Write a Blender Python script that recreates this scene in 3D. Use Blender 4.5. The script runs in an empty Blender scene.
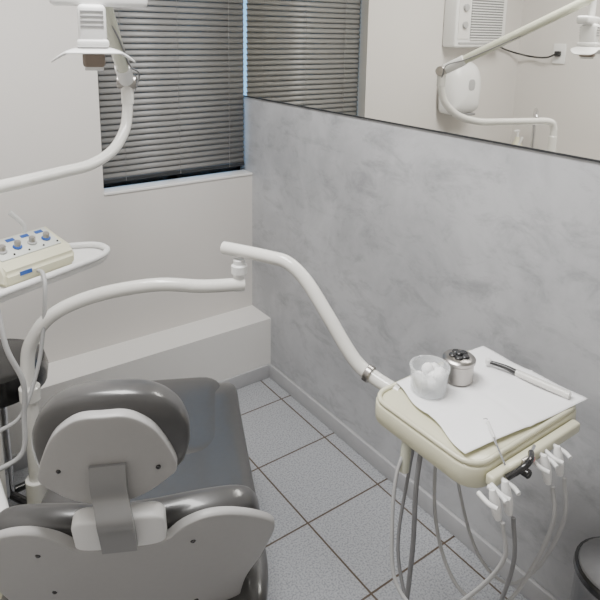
import bpy, bmesh, math, random
from mathutils import Vector, Matrix
random.seed(4)
D=bpy.data; SC=bpy.context.scene
# ---------------------------------------------------------------- materials
def mat(name,col,rough=.5,metal=0.,coat=0.,noise=0.,nscale=20.,bump=0.,trans=0.,emit=None,es=1.,alpha=1.,sss=0.):
    m=D.materials.new(name); m.use_nodes=True; nt=m.node_tree; b=nt.nodes["Principled BSDF"]
    b.inputs["Base Color"].default_value=(*col,1); b.inputs["Roughness"].default_value=rough
    b.inputs["Metallic"].default_value=metal; b.inputs["Coat Weight"].default_value=coat
    b.inputs["Coat Roughness"].default_value=.08
    b.inputs["Transmission Weight"].default_value=trans; b.inputs["Alpha"].default_value=alpha
    if emit: b.inputs["Emission Color"].default_value=(*emit,1); b.inputs["Emission Strength"].default_value=es
    tc=nt.nodes.new("ShaderNodeTexCoord"); n=nt.nodes.new("ShaderNodeTexNoise")
    n.inputs["Scale"].default_value=nscale; n.inputs["Detail"].default_value=6
    nt.links.new(tc.outputs["Object"],n.inputs["Vector"])
    if noise>0:
        mx=nt.nodes.new("ShaderNodeMix"); mx.data_type='RGBA'
        mx.inputs[6].default_value=(*[c*(1-noise) for c in col],1); mx.inputs[7].default_value=(*[min(1,c*(1+noise)) for c in col],1)
        nt.links.new(n.outputs["Fac"],mx.inputs[0]); nt.links.new(mx.outputs[2],b.inputs["Base Color"])
    if bump>0:
        bp=nt.nodes.new("ShaderNodeBump"); bp.inputs["Strength"].default_value=bump; bp.inputs["Distance"].default_value=.002
        nt.links.new(n.outputs["Fac"],bp.inputs["Height"]); nt.links.new(bp.outputs[0],b.inputs["Normal"])
    return m
WALL=mat("wall_paint",(.665,.64,.61),.6,noise=.03,nscale=3,bump=.15)
SILL=mat("sill_paint",(.75,.735,.71),.45,noise=.02,nscale=5)
CEIL=mat("ceiling_paint",(.8,.8,.79),.8)
BASE=mat("baseboard_tile",(.44,.44,.45),.3,noise=.06,nscale=30)
CREAM=mat("cream_plastic",(.68,.66,.49),.3,coat=.3,noise=.02,nscale=8)
ENAMEL=mat("white_enamel",(.76,.75,.71),.22,coat=.5)
ENAMELG=mat("aged_enamel",(.62,.63,.51),.25,coat=.4)
WHITEP=mat("white_plastic",(.80,.80,.79),.35)
GREYP=mat("grey_hose",(.42,.42,.42),.45)
DGREY=mat("dark_hose",(.22,.22,.225),.5)
VINYL=mat("grey_vinyl",(.066,.065,.065),.30,coat=.35,noise=.08,nscale=60,bump=.08)
SHELL=mat("shell_plastic",(.39,.385,.38),.42,noise=.03,nscale=90,bump=.06)
STRUT=mat("strut_paint",(.25,.25,.25),.35,coat=.2)
BLACK=mat("black_plastic",(.015,.015,.016),.25,coat=.4)
STEEL=mat("brushed_steel",(.42,.40,.38),.30,metal=1,noise=.1,nscale=80)
BINM=mat("bin_steel",(.28,.28,.285),.35,metal=.7,noise=.1,nscale=60)
CHROME=mat("chrome",(.75,.75,.76),.08,metal=1)
PAPER=mat("paper",(.95,.95,.96),.8,bump=.3,nscale=40)
SLAT=mat("blind_slat",(.20,.197,.19),.42,noise=.03,nscale=10)
FRAME=mat("window_frame",(.02,.022,.025),.4)
BLUE=mat("blue_print",(.03,.10,.38),.4)
BROWN=mat("lamp_amber",(.25,.2,.16),.3)
CLEAR=mat("clear_plastic",(.92,.95,.97),.2,trans=.3,alpha=.38)
COTTON=mat("cotton",(.95,.95,.95),.95,bump=1,nscale=150)
RED=mat("red_label",(.5,.02,.02),.4)
MIRROR=mat("mirror_silver",(.93,.915,.86),.012,metal=1)
GLASS=mat("window_glass",(.7,.85,1),.05,trans=1)
WOOD=mat("counter_top",(.55,.54,.52),.3)
def floor_mat():
    m=D.materials.new("floor_tile"); m.use_nodes=True; nt=m.node_tree; b=nt.nodes["Principled BSDF"]; N=nt.nodes.new; L=nt.links.new
    g=N("ShaderNodeNewGeometry"); mp=N("ShaderNodeMapping"); mp.inputs["Location"].default_value=(.065+3.35,.375+3.35,0)
    L(g.outputs["Position"],mp.inputs["Vector"])
    br=N("ShaderNodeTexBrick"); br.offset=0; br.squash=1
    for k,v in (("Scale",1),("Mortar Size",.0036),("Mortar Smooth",.1),("Brick Width",.335),("Row Height",.335),("Bias",0)): br.inputs[k].default_value=v
    L(mp.outputs[0],br.inputs["Vector"])
    n=N("ShaderNodeTexNoise"); n.inputs["Scale"].default_value=160; n.inputs["Detail"].default_value=4; L(g.outputs["Position"],n.inputs["Vector"])
    cr=N("ShaderNodeValToRGB"); cr.color_ramp.elements[0].position=.38; cr.color_ramp.elements[0].color=(.26,.268,.285,1); cr.color_ramp.elements[1].position=.55; cr.color_ramp.elements[1].color=(.41,.42,.44,1)
    L(n.outputs["Fac"],cr.inputs[0])
    mx=N("ShaderNodeMix"); mx.data_type='RGBA'; L(br.outputs["Fac"],mx.inputs[0]); L(cr.outputs[0],mx.inputs[6]); mx.inputs[7].default_value=(.10,.072,.05,1)
    L(mx.outputs[2],b.inputs["Base Color"]); b.inputs["Roughness"].default_value=.38
    bp=N("ShaderNodeBump"); bp.inputs["Strength"].default_value=.4; bp.inputs["Distance"].default_value=.002; bp.invert=True
    L(br.outputs["Fac"],bp.inputs["Height"]); L(bp.outputs[0],b.inputs["Normal"])
    return m
def stucco_mat():
    m=D.materials.new("burnished_plaster"); m.use_nodes=True; nt=m.node_tree; b=nt.nodes["Principled BSDF"]; N=nt.nodes.new; L=nt.links.new
    g=N("ShaderNodeNewGeometry")
    mp=N("ShaderNodeMapping"); mp.inputs["Rotation"].default_value=(math.radians(40),0,0); mp.inputs["Scale"].default_value=(1,1,1.8); L(g.outputs["Position"],mp.inputs["Vector"])
    n1=N("ShaderNodeTexNoise"); n1.inputs["Scale"].default_value=2.4; n1.inputs["Detail"].default_value=9; n1.inputs["Roughness"].default_value=.65; n1.inputs["Distortion"].default_value=.4; L(g.outputs["Position"],n1.inputs["Vector"])
    n2=N("ShaderNodeTexNoise"); n2.inputs["Scale"].default_value=6; n2.inputs["Detail"].default_value=10; n2.inputs["Roughness"].default_value=.72; n2.inputs["Distortion"].default_value=.5; L(mp.outputs[0],n2.inputs["Vector"])
    c1=N("ShaderNodeValToRGB"); e=c1.color_ramp.elements; e[0].position=.38; e[0].color=(.38,.385,.40,1); e[1].position=.60; e[1].color=(.50,.505,.52,1)
    L(n1.outputs["Fac"],c1.inputs[0])
    c2=N("ShaderNodeValToRGB"); e=c2.color_ramp.elements; e[0].position=.30; e[0].color=(.60,.60,.61,1); e[1].position=.50; e[1].color=(1,1,1,1)
    L(n2.outputs["Fac"],c2.inputs[0])
    mx=N("ShaderNodeMix"); mx.data_type='RGBA'; mx.blend_type='MULTIPLY'; mx.inputs[0].default_value=.8
    L(c1.outputs[0],mx.inputs[6]); L(c2.outputs[0],mx.inputs[7]); L(mx.outputs[2],b.inputs["Base Color"])
    b.inputs["Roughness"].default_value=.4
    bp=N("ShaderNodeBump"); bp.inputs["Strength"].default_value=.12; bp.inputs["Distance"].default_value=.003; L(n2.outputs["Fac"],bp.inputs["Height"]); L(bp.outputs[0],b.inputs["Normal"])
    return m
TILE=floor_mat(); STUCCO=stucco_mat()
# ---------------------------------------------------------------- mesh helpers
def link(o,parent=None):
    SC.collection.objects.link(o)
    if parent: o.parent=parent
    return o
def grp(name,loc=(0,0,0),rz=0):
    e=D.objects.new(name,None); e.empty_display_size=.05; e.location=loc; e.rotation_euler=(0,0,rz); return link(e)
def from_bm(bm,name,m,parent=None,smooth=True,M=None,angle=None):
    bmesh.ops.recalc_face_normals(bm,faces=bm.faces)
    me=D.meshes.new(name); bm.to_mesh(me); bm.free()
    if M is not None: me.transform(M)
    for mm in (m if isinstance(m,list) else [m]): me.materials.append(mm)
    for p in me.polygons: p.use_smooth=smooth
    if smooth:
        try: me.set_sharp_from_angle(angle=math.radians(angle or 40))
        except Exception: pass
    return link(D.objects.new(name,me),parent)
def box(name,c,s,m,parent=None,bev=.0,rot=None,seg=3):
    bm=bmesh.new(); bmesh.ops.create_cube(bm,size=1)
    bmesh.ops.scale(bm,vec=s,verts=bm.verts)
    if bev>0: bmesh.ops.bevel(bm,geom=bm.edges[:],offset=bev,segments=seg,affect='EDGES',profile=.5)
    M=Matrix.Translation(c)
    if rot is not None: M=M@rot
    return from_bm(bm,name,m,parent,smooth=bev>0,M=M)
def boxes(name,lst,m,parent=None):
    bm=bmesh.new()
    for (a,b) in lst:
        r=bmesh.ops.create_cube(bm,size=1)['verts']
        bmesh.ops.scale(bm,vec=[b[i]-a[i] for i in range(3)],verts=r); bmesh.ops.translate(bm,vec=[(a[i]+b[i])/2 for i in range(3)],verts=r)
    return from_bm(bm,name,m,parent,smooth=False)
def spline(pts,n=8,closed=False):
    P=[Vector(p) for p in pts]; N=len(P); out=[]
    rng=N if closed else N-1
    for i in range(rng):
        p1,p2=P[i],P[(i+1)%N]
        p0=P[i-1] if (closed or i>0) else p1*2-p2
        p3=P[(i+2)%N] if (closed or i+2<N) else p2*2-p1
        for k in range(n):
            t=k/n
            out.append(.5*((2*p1)+(p2-p0)*t+(2*p0-5*p1+4*p2-p3)*t*t+(3*p1-p0-3*p2+p3)*t**3))
    if not closed: out.append(P[-1])
    return out
def tube(name,pts,r,m,parent=None,n=8,seg=16,smooth=True,r2=None):
    P=spline(pts,n) if smooth else [Vector(p) for p in pts]
    bm=bmesh.new(); rings=[]; T=(P[1]-P[0]).normalized(); u=T.orthogonal().normalized()
    for i,p in enumerate(P):
        Tn=(P[min(i+1,len(P)-1)]-P[max(i-1,0)]).normalized()
        u=(u-Tn*u.dot(Tn)).normalized(); v=Tn.cross(u)
        rr=r if r2 is None else r+(r2-r)*i/(len(P)-1)
        rings.append([bm.verts.new(p+rr*(u*math.cos(2*math.pi*k/seg)+v*math.sin(2*math.pi*k/seg))) for k in range(seg)])
    for a,b in zip(rings,rings[1:]):
        for k in range(seg): bm.faces.new((a[k],a[(k+1)%seg],b[(k+1)%seg],b[k]))
    bm.faces.new(rings[0]); bm.faces.new(rings[-1])
    return from_bm(bm,name,m,parent,angle=50)
def lathe(name,prof,m,parent=None,loc=(0,0,0),axis=(0,0,1),seg=32,mats=None):
    bm=bmesh.new(); rings=[]
    for (r,z) in prof:
        rings.append([bm.verts.new((max(r,1e-5)*math.cos(2*math.pi*k/seg),max(r,1e-5)*math.sin(2*math.pi*k/seg),z)) for k in range(seg)])
    for a,b in zip(rings,rings[1:]):
        for k in range(seg): bm.faces.new((a[k],a[(k+1)%seg],b[(k+1)%seg],b[k]))
    if prof[0][0]>1e-4: bm.faces.new(rings[0])
    if prof[-1][0]>1e-4: bm.faces.new(rings[-1])
    M=Matrix.Translation(loc)@Vector((0,0,1)).rotation_difference(Vector(axis)).to_matrix().to_4x4()
    return from_bm(bm,name,m,parent,M=M,angle=35)
def cyl(name,a,b,r,m,parent=None,r2=None,bev=.002,seg=24):
    a=Vector(a);b=Vector(b);L=(b-a).length; r2=r if r2 is None else r2
    bev=min(bev,r*.4,L*.4)
    return lathe(name,[(0,0),(r-bev,0),(r,bev),(r2,L-bev),(r2-bev,L),(0,L)],m,parent,a,(b-a),seg)
def pillow(name,ctrl,tf,tb,m,parent=None,p=5,M=None,rings=10,bend=None,n=6,center=None,spl=True):
    """domed plate from a closed 2D outline; +z side thickness tf, -z side tb"""
    O=[Vector((q[0],q[1],0)) for q in ctrl]
    if spl: O=spline(O,n,True)
    c=Vector((center[0],center[1],0)) if center else sum(O,Vector())/len(O)
    bm=bmesh.new()
    def P(o,s,h):
        q=c+(o-c)*s; q.z=h
        if bend: q=bend(q)
        return bm.verts.new(q)
    def side(t,first):
        R=[first]
        for i in range(1,rings):
            th=math.pi/2*i/rings; s=math.cos(th)**(2/p); h=math.sin(th)**(2/p)*t
            R.append([P(o,s,h) for o in O])
        s0=math.cos(math.pi/2*(rings-1)/rings)**(2/p)
        for f in (.8,.6,.4,.2): R.append([P(o,s0*f,t) for o in O])
        ctr=P(c,0,t)
        K=len(O)
        for a,b in zip(R,R[1:]):
            for k in range(K): bm.faces.new((a[k],a[(k+1)%K],b[(k+1)%K],b[k]))
        for k in range(K): bm.faces.new((R[-1][k],R[-1][(k+1)%K],ctr))
    first=[P(o,1,0) for o in O]
    side(tf,first); side(-tb,first)
    return from_bm(bm,name,m,parent,M=M,angle=60)
def rrect(x0,x1,y0,y1,r,k=5):
    out=[]
    for cx,cy,a0 in ((x1-r,y1-r,0),(x0+r,y1-r,90),(x0+r,y0+r,180),(x1-r,y0+r,270)):
        for i in range(k+1):
            a=math.radians(a0+90*i/k); out.append((cx+r*math.cos(a),cy+r*math.sin(a)))
    return out
def frame(o,x,y,z):
    x,y,z=Vector(x),Vector(y),Vector(z)
    return Matrix(((x.x,y.x,z.x,o[0]),(x.y,y.y,z.y,o[1]),(x.z,y.z,z.z,o[2]),(0,0,0,1)))
# ---------------------------------------------------------------- room
XL=-2.10; YB=-3.3; ZC=2.65; WW=.737; WY=.0756; S=1.014
boxes("floor",[((XL-.1,YB-.1,-.1),(.1,.25,0))],TILE)
boxes("ceiling",[((XL-.1,YB-.1,ZC),(.1,.25,ZC+.1))],CEIL)
boxes("wall_back",[((XL,0,0),(-WW,.2,ZC)),((-WW,0,0),(0,.2,S)),((-WW,0,2.2),(0,.2,ZC))],WALL)
boxes("wall_left",[((XL-.1,YB-.1,0),(XL,.2,ZC))],WALL)
boxes("wall_front",[((XL,YB-.1,0),(0,YB,ZC))],WALL)
boxes("wall_right",[((0,YB-.1,0),(.1,.2,ZC))],STUCCO)
box("window_sill",(-WW/2,.04,S+.004),(WW,.09,.012),SILL,bev=.003)
boxes("wall_ledge",[((XL,-.178,0),(0,0,.315))],SILL)
box("baseboard_back",(XL/2,-.184,.036),(-XL-.02,.012,.072),BASE,bev=.003)
box("baseboard_right",(-.007,(YB-.178)/2,.036),(.014,-.19-YB,.072),BASE,bev=.003)
mg=grp("wall_mirror")
boxes("glass",[((-.004,YB+.1,1.40),(-.0005,WY,2.3))],MIRROR,mg)
boxes("edge_strip",[((-.007,YB+.1,1.3955),(-.0003,WY,1.401))],FRAME,mg)
# window
wg=grp("window_1")
boxes("frame",[((-WW,.12,S),(-WW+.03,.16,2.2)),((-.02,.12,S),(0,.16,2.2)),((-WW,.12,S),(0,.16,S+.02)),((-WW,.12,2.165),(0,.16,2.2)),((-WW/2-.02,.12,S),(-WW/2+.02,.16,2.2))],FRAME,wg)
boxes("pane",[((-WW+.03,.138,S+.02),(-.02,.142,2.165))],GLASS,wg)
bg=grp("venetian_blind")
bm=bmesh.new(); z=S+.070; x0,x1=-WW+.006,-.014; yb=.062
while z<2.14:
    pr=[]
    for i in range(5):
        t=(i/4-.5); a=math.radians(66)
        w=t*.0315; h=.003*(1-4*t*t)
        yy=yb+w*math.cos(a)-h*math.sin(a); zz=z+w*math.sin(a)*1+h*math.cos(a)
        pr.append((bm.verts.new((x0,yy,zz)),bm.verts.new((x1,yy,zz))))
    for a,b in zip(pr,pr[1:]): bm.faces.new((a[0],a[1],b[1],b[0]))
    z+=.0265
o=from_bm(bm,"slats",SLAT,bg)
sm=o.modifiers.new("s",'SOLIDIFY'); sm.thickness=.0006
box("bottom_rail",((x0+x1)/2,yb,S+.046),(x1-x0,.022,.018),FRAME,bg,bev=.003)
box("head_rail",((x0+x1)/2,yb,2.17),(x1-x0,.03,.03),SLAT,bg,bev=.003)
for i,x in enumerate((-.62,-.36,-.1)):
    cyl("cord_%d"%(i+1),(x,yb-.014,S+.04),(x,yb-.014,2.16),.0012,SLAT,bg,seg=8)
# ceiling light
lg=grp("ceiling_light")
EM=mat("light_diffuser",(.9,.9,.9),.5,emit=(1,.985,.96),es=4)
box("housing",(-1.05,-1.3,2.63),(.66,1.26,.04),WHITEP,lg,bev=.006)
box("diffuser",(-1.05,-1.3,2.607),(.6,1.2,.006),EM,lg)
def area(name,loc,sx,sy,e,col=(1,.985,.965),rot=(0,0,0)):
    l=D.lights.new(name,'AREA'); l.shape='RECTANGLE'; l.size=sx; l.size_y=sy; l.energy=e; l.color=col
    o=D.objects.new(name,l); o.location=loc; o.rotation_euler=rot; link(o,lg); return o
area("lamp",(-1.05,-1.3,2.60),.5,1.1,49,(1,.99,.98))
# ---------------------------------------------------------------- dental chair
ch=grp("dental_chair",(-1.146,-1.412,0),math.radians(-27))
def seatbend(q):
    q=q.copy(); e=max(0,q.y-.72); q.z-= e*e*2.2
    q.z+= .25*q.x*q.x*1.0
    return q
pillow("seat_cushion",[(-.24,-.08),(0,-.09),(.24,-.08),(.29,0),(.29,.15),(.275,.4),(.262,.62),(.25,.82),(.21,.905),(0,.925),(-.21,.905),(-.25,.82),(-.262,.62),(-.275,.4),(-.29,.15),(-.29,0)],.06,.05,VINYL,ch,p=5,M=Matrix.Translation((0,0,.44)),bend=seatbend)
pillow("seat_pad",rrect(-.2,.2,.42,.84,.07),.03,.02,VINYL,ch,p=5,M=Matrix.Translation((0,0,.480)),spl=False)
pillow("seat_shell",[(-.25,-.05),(.25,-.05),(.26,.2),(.24,.7),(.19,.86),(-.19,.86),(-.24,.7),(-.26,.2)],.03,.05,VINYL,ch,p=4,M=Matrix.Translation((0,0,.385)))
a=math.radians(78)
Ml=frame((0,.86,.42),(1,0,0),(0,math.cos(a),-math.sin(a)),(0,math.sin(a),math.cos(a)))
pillow("leg_rest",rrect(-.2,.2,-.02,.26,.06),.035,.03,VINYL,ch,p=4,M=Ml,spl=False)
box("lift_column",(0,.36,.22),(.22,.4,.26),SHELL,ch,bev=.03)
box("base_plate",(0,.38,.035),(.42,.85,.07),SHELL,ch,bev=.03)
t=math.radians(20); Ub=Vector((0,-math.sin(t),math.cos(t))); Nb=Vector((0,-math.cos(t),-math.sin(t)))
Mb=frame((0,.02,.44),(1,0,0),Ub,Nb)
def wrap(k):
    def f(q):
        q=q.copy(); q.z-= k*q.x*q.x; return q
    return f
pillow("backrest_cushion",[(-.20,-.02),(.20,-.02),(.25,.1),(.268,.22),(.262,.31),(.23,.36),(.14,.38),(0,.375),(-.14,.38),(-.23,.36),(-.262,.31),(-.268,.22),(-.25,.1)],.04,.05,VINYL,ch,p=3.4,M=Mb,bend=wrap(.5))
so=[(0,.372),(.05,.374),(.085,.385),(.115,.415),(.155,.428),(.20,.415),(.25,.375),(.288,.325),(.29,.285),(.265,.21),(.235,.14),(.215,.04),(.16,-.04),(0,-.06)]
so=so+[(-x,y) for x,y in so[-2:0:-1]]
pillow("backrest_shell",so,.010,.012,SHELL,ch,p=9,M=Mb@Matrix.Translation((0,0,.050)),bend=wrap(.5),n=5)
for i,(x,y) in enumerate(((.13,.36),(-.14,.22),(.13,.12),(-.15,.36))):
    cyl("shell_screw_%d"%(i+1),Mb@Vector((x,y,.045)),Mb@Vector((x,y,.062-.5*x*x)),.0055,BLACK,ch,seg=12)
pillow("strut_socket",rrect(-.082,.082,.35,.462,.022),.016,.02,WHITEP,ch,p=7,M=Mb@Matrix.Translation((0,0,.040)),spl=False)
th=math.radians(8); Uh=Vector((0,-math.sin(th),math.cos(th))); Nh=Vector((0,-math.cos(th),-math.sin(th)))
Mh=frame((-.012,-.14,.992),(1,0,0),Uh,Nh)
ho=[(0,.10),(.065,.092),(.112,.06),(.137,.01),(.139,-.045),(.118,-.09),(.06,-.108),(0,-.11)]
ho=ho+[(-x,y) for x,y in ho[-2:0:-1]]
pillow("headrest_cushion",ho,.028,.075,VINYL,ch,p=2.6,M=Mh,bend=wrap(.9))
hs=[(0,.080),(.042,.076),(.078,.048),(.100,.01),(.118,-.04),(.120,-.066),(.104,-.080),(.06,-.106),(0,-.118)]
hs=hs+[(-x,y) for x,y in hs[-2:0:-1]]
pillow("headrest_shell",hs,.009,.016,SHELL,ch,p=9,M=Mh@Matrix.Translation((-.004,0,.034)),bend=wrap(1.0))
for i,(x,y) in enumerate(((.085,-.045),(-.085,-.035))):
    cyl("headrest_screw_%d"%(i+1),Mh@Vector((x,y,.03)),Mh@Vector((x,y,.046-x*x)),.0045,BLACK,ch,seg=12)
A=Mh@Vector((0.0,-.02,.045))
path=[A,Mh@Vector((0,-.05,.052)),Mh@Vector((0.002,-.085,.055)),Mb@Vector((0,.48,.066)),Mb@Vector((0,.44,.064)),Mb@Vector((0,.385,.064))]
bm=bmesh.new(); Pp=spline(path,5); rg=[]
for i,p_ in enumerate(Pp):
    T=(Pp[min(i+1,len(Pp)-1)]-Pp[max(i-1,0)]).normalized(); nn=T.cross(Vector((1,0,0))).normalized()
    rg.append([bm.verts.new(p_+Vector((sx*.031,0,0))+nn*sn*.006) for sx,sn in ((-1,-1),(1,-1),(1,1),(-1,1))])
for q,w in zip(rg,rg[1:]):
    for k in range(4): bm.faces.new((q[k],q[(k+1)%4],w[(k+1)%4],w[k]))
bm.faces.new(rg[0]); bm.faces.new(rg[-1])
from_bm(bm,"headrest_strut",STRUT,ch)
# ---------------------------------------------------------------- instrument delivery table with its arm
dt=grp("dental_delivery_arm")
PX,PY=-1.232,-.845
cyl("arm_post",(PX,PY,.42),(PX,PY,.74),.021,ENAMEL,dt)
cyl("post_collar",(PX,PY,.69),(PX,PY,.735),.028,ENAMEL,dt,bev=.004)
cyl("post_foot",(PX,PY,.0),(PX,PY,.44),.032,ENAMEL,dt)
tube("lower_arm",[(PX,PY,.73),(PX,PY,.80),(PX+.014,-.855,.87),(-1.165,-.89,.950),(-1.06,-.94,.998),(-.92,-1.01,1.02),(-.80,-1.06,1.005),(-.69,-1.10,1.0)],.019,ENAMEL,dt)
cyl("elbow_pivot",(-.70,-1.09,.98),(-.70,-1.09,1.075),.017,WHITEP,dt)
cyl("elbow_collar",(-.70,-1.09,1.03),(-.70,-1.09,1.06),.023,WHITEP,dt,bev=.004)
tube("upper_arm",[(-.725,-1.045,1.10),(-.70,-1.09,1.10),(-.655,-1.18,1.10),(-.63,-1.235,1.095),(-.605,-1.285,1.055),(-.583,-1.35,.98),(-.563,-1.41,.905),(-.548,-1.45,.865),(-.53,-1.50,.845),(-.515,-1.56,.835)],.0185,ENAMEL,dt)
cyl("arm_clamp",(-.543,-1.467,.857),(-.538,-1.482,.852),.023,STEEL,dt)
TZ=.85
pillow("table_body",rrect(-.602,-.192,-1.860,-1.538,.05),.030,.030,CREAM,dt,p=9,M=Matrix.Translation((0,0,TZ-.03)),spl=False)
rim=[Vector((x,y,TZ+.001)) for x,y in rrect(-.594,-.200,-1.852,-1.546,.045)]
tube("tray_rim",rim+[rim[0]],.006,CREAM,dt,n=1,seg=10)
bm=bmesh.new(); cs=[Vector((-.520,-1.548,0)),Vector((-.186,-1.556,0)),Vector((-.184,-1.860,0)),Vector((-.578,-1.818,0))]; n=40; g=[]
for i in range(n+1):
    row=[]
    for j in range(n+1):
        u=i/n; v=j/n
        p_=cs[0].lerp(cs[1],u).lerp(cs[3].lerp(cs[2],u),v)
        p_.x+=.005*math.sin(v*11+1)*(1-u)
        zz=TZ+.0090+.0016*math.sin(u*9+v*5)+.0014*math.sin(v*14-u*6)+.0004*random.random()
        zz-=.0025*math.exp(-((u-.5)/.02)**2); zz+=.002*math.exp(-((v-.5)/.02)**2)
        row.append(bm.verts.new((p_.x,p_.y,zz)))
    g.append(row)
for i in range(n):
    for j in range(n): bm.faces.new((g[i][j],g[i+1][j],g[i+1][j+1],g[i][j+1]))
pn=from_bm(bm,"paper_napkin",PAPER); pn.modifiers.new("s",'SOLIDIFY').thickness=.0006
box("holder_bar",(-.41,-1.873,.825),(.32,.022,.026),CREAM,dt,bev=.006)
box("badge_plate",(-.462,-1.886,.832),(.034,.006,.022),STEEL,dt,bev=.001)
box("badge_button",(-.450,-1.891,.835),(.010,.006,.010),RED,dt,bev=.001)
cyl("control_knob",(-.47,-1.860,.812),(-.47,-1.90,.812),.010,BLACK,dt)
def hp(i,x,L,tilt,mt):
    top=Vector((x,-1.91,.842)); d=Vector((tilt,-.25,-1)).normalized()
    lathe("handpiece_%d"%i,[(0,0),(.006,.002),(.0085,.012),(.0105,.03),(.011,L*.6),(.009,L*.85),(.006,L),(0,L)],mt,dt,top+Vector((0,.01,0)),d)
    tube("hook_%d"%i,[(x-.015,-1.88,.825),(x-.019,-1.908,.822),(x-.014,-1.925,.82)],.005,WHITEP,dt,seg=10)
    tube("hook_r_%d"%i,[(x+.015,-1.88,.825),(x+.019,-1.908,.822),(x+.014,-1.925,.82)],.005,WHITEP,dt,seg=10)
    return top+d*L
e1=hp(1,-.598,.065,.1,WHITEP); e2=hp(2,-.558,.07,.0,WHITEP); e3=hp(3,-.425,.065,.05,WHITEP); e4=hp(4,-.375,.065,-.05,WHITEP)
tube("syringe_body",[(-.535,-1.89,.83),(-.515,-1.91,.856),(-.49,-1.91,.864),(-.465,-1.895,.860)],.0065,BLACK,dt)
cyl("syringe_tip",(-.465,-1.895,.860),(-.435,-1.883,.856),.0035,CHROME,dt)
cyl("side_handle",(-.585,-1.66,.80),(-.590,-1.66,.715),.012,ENAMELG,dt)
def hose(i,pts,m,r=.0045): tube("hose_%d"%i,pts,r,m,dt,seg=10)
hose(1,[e1,e1+Vector((.0,-.01,-.08)),(-.60,-1.87,.56),(-.64,-1.80,.47),(-.66,-1.72,.50),(-.64,-1.68,.62),(-.61,-1.66,.73),(-.56,-1.66,.80)],GREYP)
hose(2,[e2,e2+Vector((0,-.01,-.1)),(-.55,-1.90,.50),(-.57,-1.86,.36),(-.58,-1.74,.30),(-.57,-1.64,.45),(-.53,-1.62,.65),(-.50,-1.62,.80)],DGREY)
hose(3,[e3,e3+Vector((0,-.01,-.08)),(-.42,-1.90,.55),(-.45,-1.85,.42),(-.49,-1.76,.42),(-.49,-1.68,.55),(-.46,-1.64,.80)],GREYP)
hose(4,[e4,e4+Vector((0,-.01,-.1)),(-.36,-1.88,.5),(-.35,-1.80,.38),(-.37,-1.72,.42),(-.39,-1.66,.60),(-.40,-1.64,.80)],GREYP)
hose(5,[(-.58,-1.70,.80),(-.59,-1.70,.70),(-.59,-1.70,.5),(-.60,-1.68,.3),(-.64,-1.58,.12),(-.72,-1.45,.03),(-.84,-1.30,.02)],DGREY,.006)
# objects on the table
cup=grp("plastic_cup",(-.475,-1.618,TZ+.010)); cup.scale=(1.2,1.2,1.15)
lathe("cup_wall",[(0,0),(.034,0),(.036,.003),(.038,.050),(.0405,.052),(.0405,.058),(.0365,.058),(.034,.004),(0,.003)],CLEAR,cup)
for i in range(13):
    a=i*2.4; rr=.021 if i<9 else .007
    bm=bmesh.new(); bmesh.ops.create_icosphere(bm,subdivisions=3,radius=.0125)
    for v in bm.verts: v.co*=1+random.uniform(-.08,.08)
    from_bm(bm,"cotton_%d"%(i+1),COTTON,cup,M=Matrix.Translation((rr*math.cos(a),rr*math.sin(a),.018+.011*(i%3)+(.006 if i>9 else 0))),angle=90)
pot=grp("steel_bur_pot",(-.377,-1.626,TZ+.010)); pot.scale=(1.2,1.2,1.15)
lathe("pot_body",[(0,0),(.027,0),(.031,.004),(.031,.042),(.034,.046),(.034,.052),(.031,.055),(.027,.057),(.015,.058),(0,.058)],STEEL,pot)
for i in range(5):
    a=i*2*math.pi/5
    cyl("lid_lobe_%d"%(i+1),(.013*math.cos(a),.013*math.sin(a),.055),(.013*math.cos(a),.013*math.sin(a),.062),.0085,BLACK,pot)
cyl("lid_knob",(0,0,.055),(0,0,.066),.008,BLACK,pot)
ins=grp("dental_handpiece")
P0=Vector((-.262,-1.630,.873)); P1=Vector((-.240,-1.70,.869)); P2=Vector((-.222,-1.835,.870))
tube("handle",[P1,P1.lerp(P2,.5),P2],.0085,ENAMEL,ins,r2=.0095)
tube("neck",[P1+Vector((0,.0,0)),P1.lerp(P0,.4)+Vector((0,0,.003)),P0],.0075,BLACK,ins,r2=.005)
cyl("head",P0+Vector((0,0,-.008)),P0+Vector((0,0,.008)),.008,WHITEP,ins)
pr=grp("dental_probe")
tube("shaft",[(-.555,-1.895,.872),(-.50,-1.825,.872),(-.475,-1.795,.872)],.0022,CHROME,pr,seg=10)
tube("tip",[(-.475,-1.795,.872),(-.466,-1.783,.874),(-.468,-1.775,.870)],.0012,CHROME,pr,seg=8)
cyl("cotton_tip",(-.505,-1.832,.872),(-.47,-1.788,.872),.0035,WHITEP,pr)
# ---------------------------------------------------------------- operating light
ol=grp("dental_operating_light")
cyl("post",(-1.325,-.785,.0),(-1.325,-.785,1.21),.020,ENAMEL,ol)
tube("curved_arm",[(-1.325,-.785,1.195),(-1.322,-.784,1.255),(-1.295,-.772,1.285),(-1.19,-.723,1.287),(-1.06,-.65,1.285),(-.96,-.60,1.287),(-.87,-.548,1.315),(-.815,-.512,1.37),(-.795,-.495,1.43),(-.79,-.49,1.50)],.018,ENAMEL,ol)
cyl("joint_sleeve",(-.79,-.49,1.46),(-.79,-.49,1.55),.021,ENAMEL,ol)
J=Vector((-.79,-.49,1.535)); E=Vector((-1.07,-1.06,1.875)); d=(E-J).normalized()
cyl("joint_knuckle",J+Vector((-.028,.014,0)),J+Vector((.028,-.014,0)),.024,STEEL,ol)
cyl("spring_arm",J,E,.021,ENAMELG,ol)
cyl("arm_sleeve",J+d*.02,J+d*.12,.025,WHITEP,ol)
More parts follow.
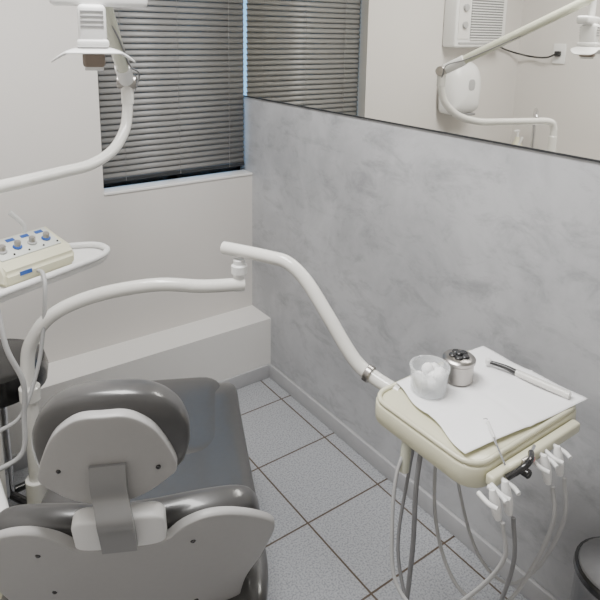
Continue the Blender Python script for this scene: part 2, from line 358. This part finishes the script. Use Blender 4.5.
tube("cable",[J+Vector((.02,-.02,-.03)),J+Vector((.025,-.05,.03)),J+d*.15+Vector((.028,0,-.01)),J+d*.35+Vector((.02,0,-.02)),J+d*.5+Vector((0,0,-.02))],.003,DGREY,ol,seg=8)
cyl("head_drop",(E.x,E.y,1.77),(E.x,E.y,1.90),.014,WHITEP,ol)
lh=Vector((-1.07,-1.06,1.65)); ang=math.radians(-17)
R1=Matrix.Rotation(ang,4,'Z')
box("yoke",(E.x+.02,E.y,1.778),(.215,.05,.035),WHITEP,ol,bev=.01,rot=R1)
box("lamp_housing",(lh.x,lh.y,1.722),(.062,.07,.085),WHITEP,ol,bev=.012,rot=R1)
for i in range(4):
    box("vent_%d"%(i+1),(lh.x,lh.y,1.715+.011*i),(.050,.074,.004),STRUT,ol,rot=R1)
box("lamp_collar",(lh.x,lh.y,1.677),(.07,.08,.018),WHITEP,ol,bev=.006,rot=R1)
def sad(q):
    q=q.copy(); q.z-= 4.0*q.x*q.x-1.0*q.y*q.y; return q
pillow("reflector_shield",rrect(-.092,.092,-.055,.055,.03),.003,.003,WHITEP,ol,p=8,M=Matrix.Translation((lh.x,lh.y,1.668))@R1,bend=sad,spl=False)
box("lamp_module",(lh.x,lh.y,1.640),(.05,.06,.035),BROWN,ol,bev=.008,rot=R1)
box("lamp_lens",(lh.x,lh.y,1.620),(.042,.05,.01),WHITEP,ol,bev=.003,rot=R1)
# ---------------------------------------------------------------- assistant tray + ultrasonic unit + cabinet
tr=grp("auxiliary_tray")
to=[(-1.62,-.92),(-1.40,-.925),(-1.25,-.87),(-1.08,-.80),(-.985,-.755),(-.955,-.70),(-.99,-.64),(-1.13,-.60),(-1.30,-.57),(-1.60,-.56)]
TRZ=1.022
pillow("tray_plate",to,.008,.012,WHITEP,tr,p=8,M=Matrix.Translation((0,0,TRZ)))
tp=[Vector((x,y,TRZ+.016)) for x,y in to]; tpp=spline(tp,5,True)
tube("tray_rim",tpp+[tpp[0]],.010,WHITEP,tr,n=1,seg=10)
cyl("tray_bracket",(-1.325,-.785,.94),(-1.325,-.785,1.012),.035,ENAMEL,tr)
us=grp("ultrasonic_scaler",(-1.195,-.735,TRZ+.009),math.radians(22)); us.scale=(1,1,1.35)
bm=bmesh.new()
pf=[(-.075,0),(.065,0),(.07,.03),(.055,.072),(-.05,.042),(-.078,.03)]
vs=[[bm.verts.new((x,p[0],p[1])) for p in pf] for x in (-.11,.11)]
K=len(pf)
for k in range(K): bm.faces.new((vs[0][k],vs[0][(k+1)%K],vs[1][(k+1)%K],vs[1][k]))
bm.faces.new(vs[0]); bm.faces.new(vs[1])
bmesh.ops.bevel(bm,geom=bm.edges[:],offset=.008,segments=3,affect='EDGES')
from_bm(bm,"case",CREAM,us)
sl=math.atan2(.03,.105)
def onp(x,y,h=.0): return Vector((x,y,.042+ (y+.05)*(.03/.105)+h))
Rs=Matrix.Rotation(sl,4,'X')
box("panel",onp(-.0,0.002,.001),(.185,.084,.004),mat("panel_print",(.60,.62,.58),.4),us,bev=.0015,rot=Rs)
for i,x in enumerate((-.07,-.025,.02,.065)):
    box("print_%d"%(i+1),onp(x,.028,.0035),(.024,.012,.001),BLUE,us,rot=Rs)
    cyl("knob_base_%d"%(i+1),onp(x,-.006,.002),onp(x,-.006,.002)+Vector((0,-.001,.005)),.013,BLUE if i%2 else GREYP,us)
    cyl("knob_%d"%(i+1),onp(x,-.006,.002),onp(x,-.006,.002)+Vector((0,-.003,.015)),.009,STEEL,us)
    cyl("button_%d"%(i+1),onp(x+.02,-.030,.002),onp(x+.02,-.030,.006),.003,BLACK,us,seg=12)
box("front_label",(-.05,-.0775,.022),(.035,.004,.008),BLUE,us)
tube("scaler_handpiece",[(.03,.05,.06),(.032,.045,.085),(.02,.05,.10),(.0,.06,.12)],.006,WHITEP,us,seg=10)
tube("scaler_cord",[(-1.18,-.80,1.05),(-1.175,-.85,1.055),(-1.18,-.885,1.02),(-1.195,-.89,.90),(-1.22,-.90,.80),(-1.27,-.92,.70),(-1.33,-.90,.66)],.0055,GREYP,tr,seg=10)
tube("suction_hose",[(-1.30,-.89,1.01),(-1.29,-.92,.90),(-1.26,-.93,.80),(-1.265,-.93,.70),(-1.28,-.94,.6),(-1.36,-.92,.56)],.007,GREYP,tr,seg=10)
uc=grp("dental_unit_cabinet")
box("cabinet_body",(-1.49,-1.0,.28),(.28,.30,.54),CREAM,uc,bev=.03)
box("cabinet_top",(-1.49,-1.0,.57),(.30,.32,.05),WHITEP,uc,bev=.02)
lathe("spittoon_bowl",[(0,0),(.05,0),(.09,.03),(.10,.06),(.095,.062),(.08,.035),(0,.015)],WHITEP,uc,(-1.47,-.99,.59))
# dentist stool
st=grp("dentist_stool")
lathe("stool_seat",[(0,.0),(.13,0),(.16,.02),(.165,.06),(.155,.10),(.12,.12),(0,.11)],BLACK,st,(-1.26,-.42,.51))
cyl("gas_column",(-1.26,-.42,.08),(-1.26,-.42,.52),.025,CHROME,st)
for i in range(5):
    a=i*2*math.pi/5+.3
    tube("foot_%d"%(i+1),[(-1.26,-.42,.10),(-1.26+.2*math.cos(a),-.42+.2*math.sin(a),.065)],.014,BLACK,st,seg=10)
    cyl("caster_%d"%(i+1),(-1.26+.19*math.cos(a),-.42+.19*math.sin(a)-.012,.025),(-1.26+.19*math.cos(a),-.42+.19*math.sin(a)+.012,.025),.025,BLACK,st)
# pedal bin
bn=grp("pedal_bin",(-.125,-1.965,0))
lathe("bin_body",[(0,0),(.10,0),(.102,.01),(.102,.39),(.105,.395),(.105,.405),(0,.405)],BINM,bn)
lathe("bin_lid",[(.103,.405),(.104,.415),(.095,.43),(.06,.442),(0,.446)],BINM,bn)
lathe("lid_ring",[(.104,.402),(.108,.408),(.106,.422),(.098,.426),(.098,.402)],BLACK,bn)
box("pedal",(-.09,-.07,.02),(.05,.04,.012),BLACK,bn,bev=.003)
# ---------------------------------------------------------------- things seen in the mirror
ac=grp("window_air_conditioner",(0,0,-.035))
box("case",(-1.565,-.05,1.86),(.47,.10,.38),WHITEP,ac,bev=.012)
boxes("front_recess",[((-1.76,-.102,1.72),(-1.46,-.099,2.02))],DGREY,ac)
boxes("grille",[((-1.76,-.109,1.715+i*.0155),(-1.46,-.099,1.722+i*.0155)) for i in range(20)],WHITEP,ac)
boxes("control_panel",[((-1.445,-.104,1.72),(-1.35,-.099,2.02))],SILL,ac)
for i in range(2): cyl("dial_%d"%(i+1),(-1.4,-.103,1.8+.1*i),(-1.4,-.12,1.8+.1*i),.02,GREYP,ac)
boxes("vent",[((-1.76,-.105,1.69),(-1.36,-.099,1.70))],GREYP,ac)
sk=grp("wall_socket")
box("plate",(XL+.006,-.30,1.60),(.012,.085,.125),WHITEP,sk,bev=.004)
box("plug",(XL+.025,-.30,1.60),(.03,.035,.035),BLACK,sk,bev=.006)
tube("power_cord",[(XL+.04,-.30,1.60),(XL+.05,-.24,1.575),(XL+.03,-.12,1.575),(-2.0,-.03,1.60),(-1.88,-.02,1.63),(-1.80,-.03,1.66)],.006,BLACK,sk,seg=8)
dp=grp("paper_towel_dispenser")
Md=frame((-1.45,-.035,1.385),(1,0,0),(0,0,1),(0,-1,0))
pillow("housing",[(0,.17),(.08,.16),(.13,.10),(.145,.0),(.14,-.09),(.12,-.145),(0,-.16),(-.12,-.145),(-.14,-.09),(-.145,0),(-.13,.10),(-.08,.16)],.115,.034,WHITEP,dp,p=3,M=Md)
pillow("window_spot",[(.02,.03),(.03,.0),(.02,-.03),(-.02,-.03),(-.03,0),(-.02,.03)],.004,.01,GREYP,dp,M=Md@Matrix.Translation((0,.03,.114)))
box("towel_slot",(-1.45,-.10,1.232),(.16,.06,.014),DGREY,dp,bev=.004)
sn=grp("sink_counter")
box("cupboard",(-1.855,-.51,.44),(.46,.64,.84),WHITEP,sn,bev=.01)
box("worktop",(-1.85,-.51,.88),(.47,.65,.04),WOOD,sn,bev=.006)
lathe("basin",[(.13,.045),(.135,.05),(.15,.05),(.155,.04),(.11,0),(0,0)],STEEL,sn,(-1.85,-.50,.855))
fc=grp("sink_faucet")
tube("spout",[(-1.99,-.24,.92),(-1.99,-.24,1.15),(-1.975,-.25,1.22),(-1.93,-.28,1.25),(-1.88,-.32,1.23),(-1.86,-.335,1.17)],.013,CHROME,fc)
cyl("faucet_base",(-1.99,-.24,.901),(-1.99,-.24,.94),.025,CHROME,fc)
sb=grp("soap_bottle",(-1.82,-.24,.901))
lathe("bottle",[(0,0),(.03,0),(.034,.01),(.034,.13),(.015,.16),(.013,.18),(0,.18)],CREAM,sb)
cyl("pump",(0,0,.18),(0,0,.215),.006,WHITEP,sb); box("pump_head",(.012,0,.22),(.045,.016,.012),WHITEP,sb,bev=.003)
# ---------------------------------------------------------------- world + camera
w=D.worlds.new("sky"); SC.world=w; w.use_nodes=True; b=w.node_tree.nodes["Background"]; b.inputs[0].default_value=(.35,.68,1,1); b.inputs[1].default_value=2.2
cd=D.cameras.new("camera"); cam=D.objects.new("camera",cd); link(cam); SC.camera=cam
yaw,pit,rol=[math.radians(a) for a in (35.6834,11.9507,0.9282)]
fw=Vector((math.sin(yaw)*math.cos(pit),math.cos(yaw)*math.cos(pit),-math.sin(pit)))
r=Vector((math.cos(yaw),-math.sin(yaw),0)); u=r.cross(fw)
r2=r*math.cos(rol)+u*math.sin(rol); u2=-r*math.sin(rol)+u*math.cos(rol)
cam.matrix_world=frame((-1.5099,-2.5069,1.7106),r2,u2,-fw)
cd.sensor_width=36; cd.lens=603.76/600*36; cd.shift_y=-(300-159.58)/600; cd.clip_start=.05
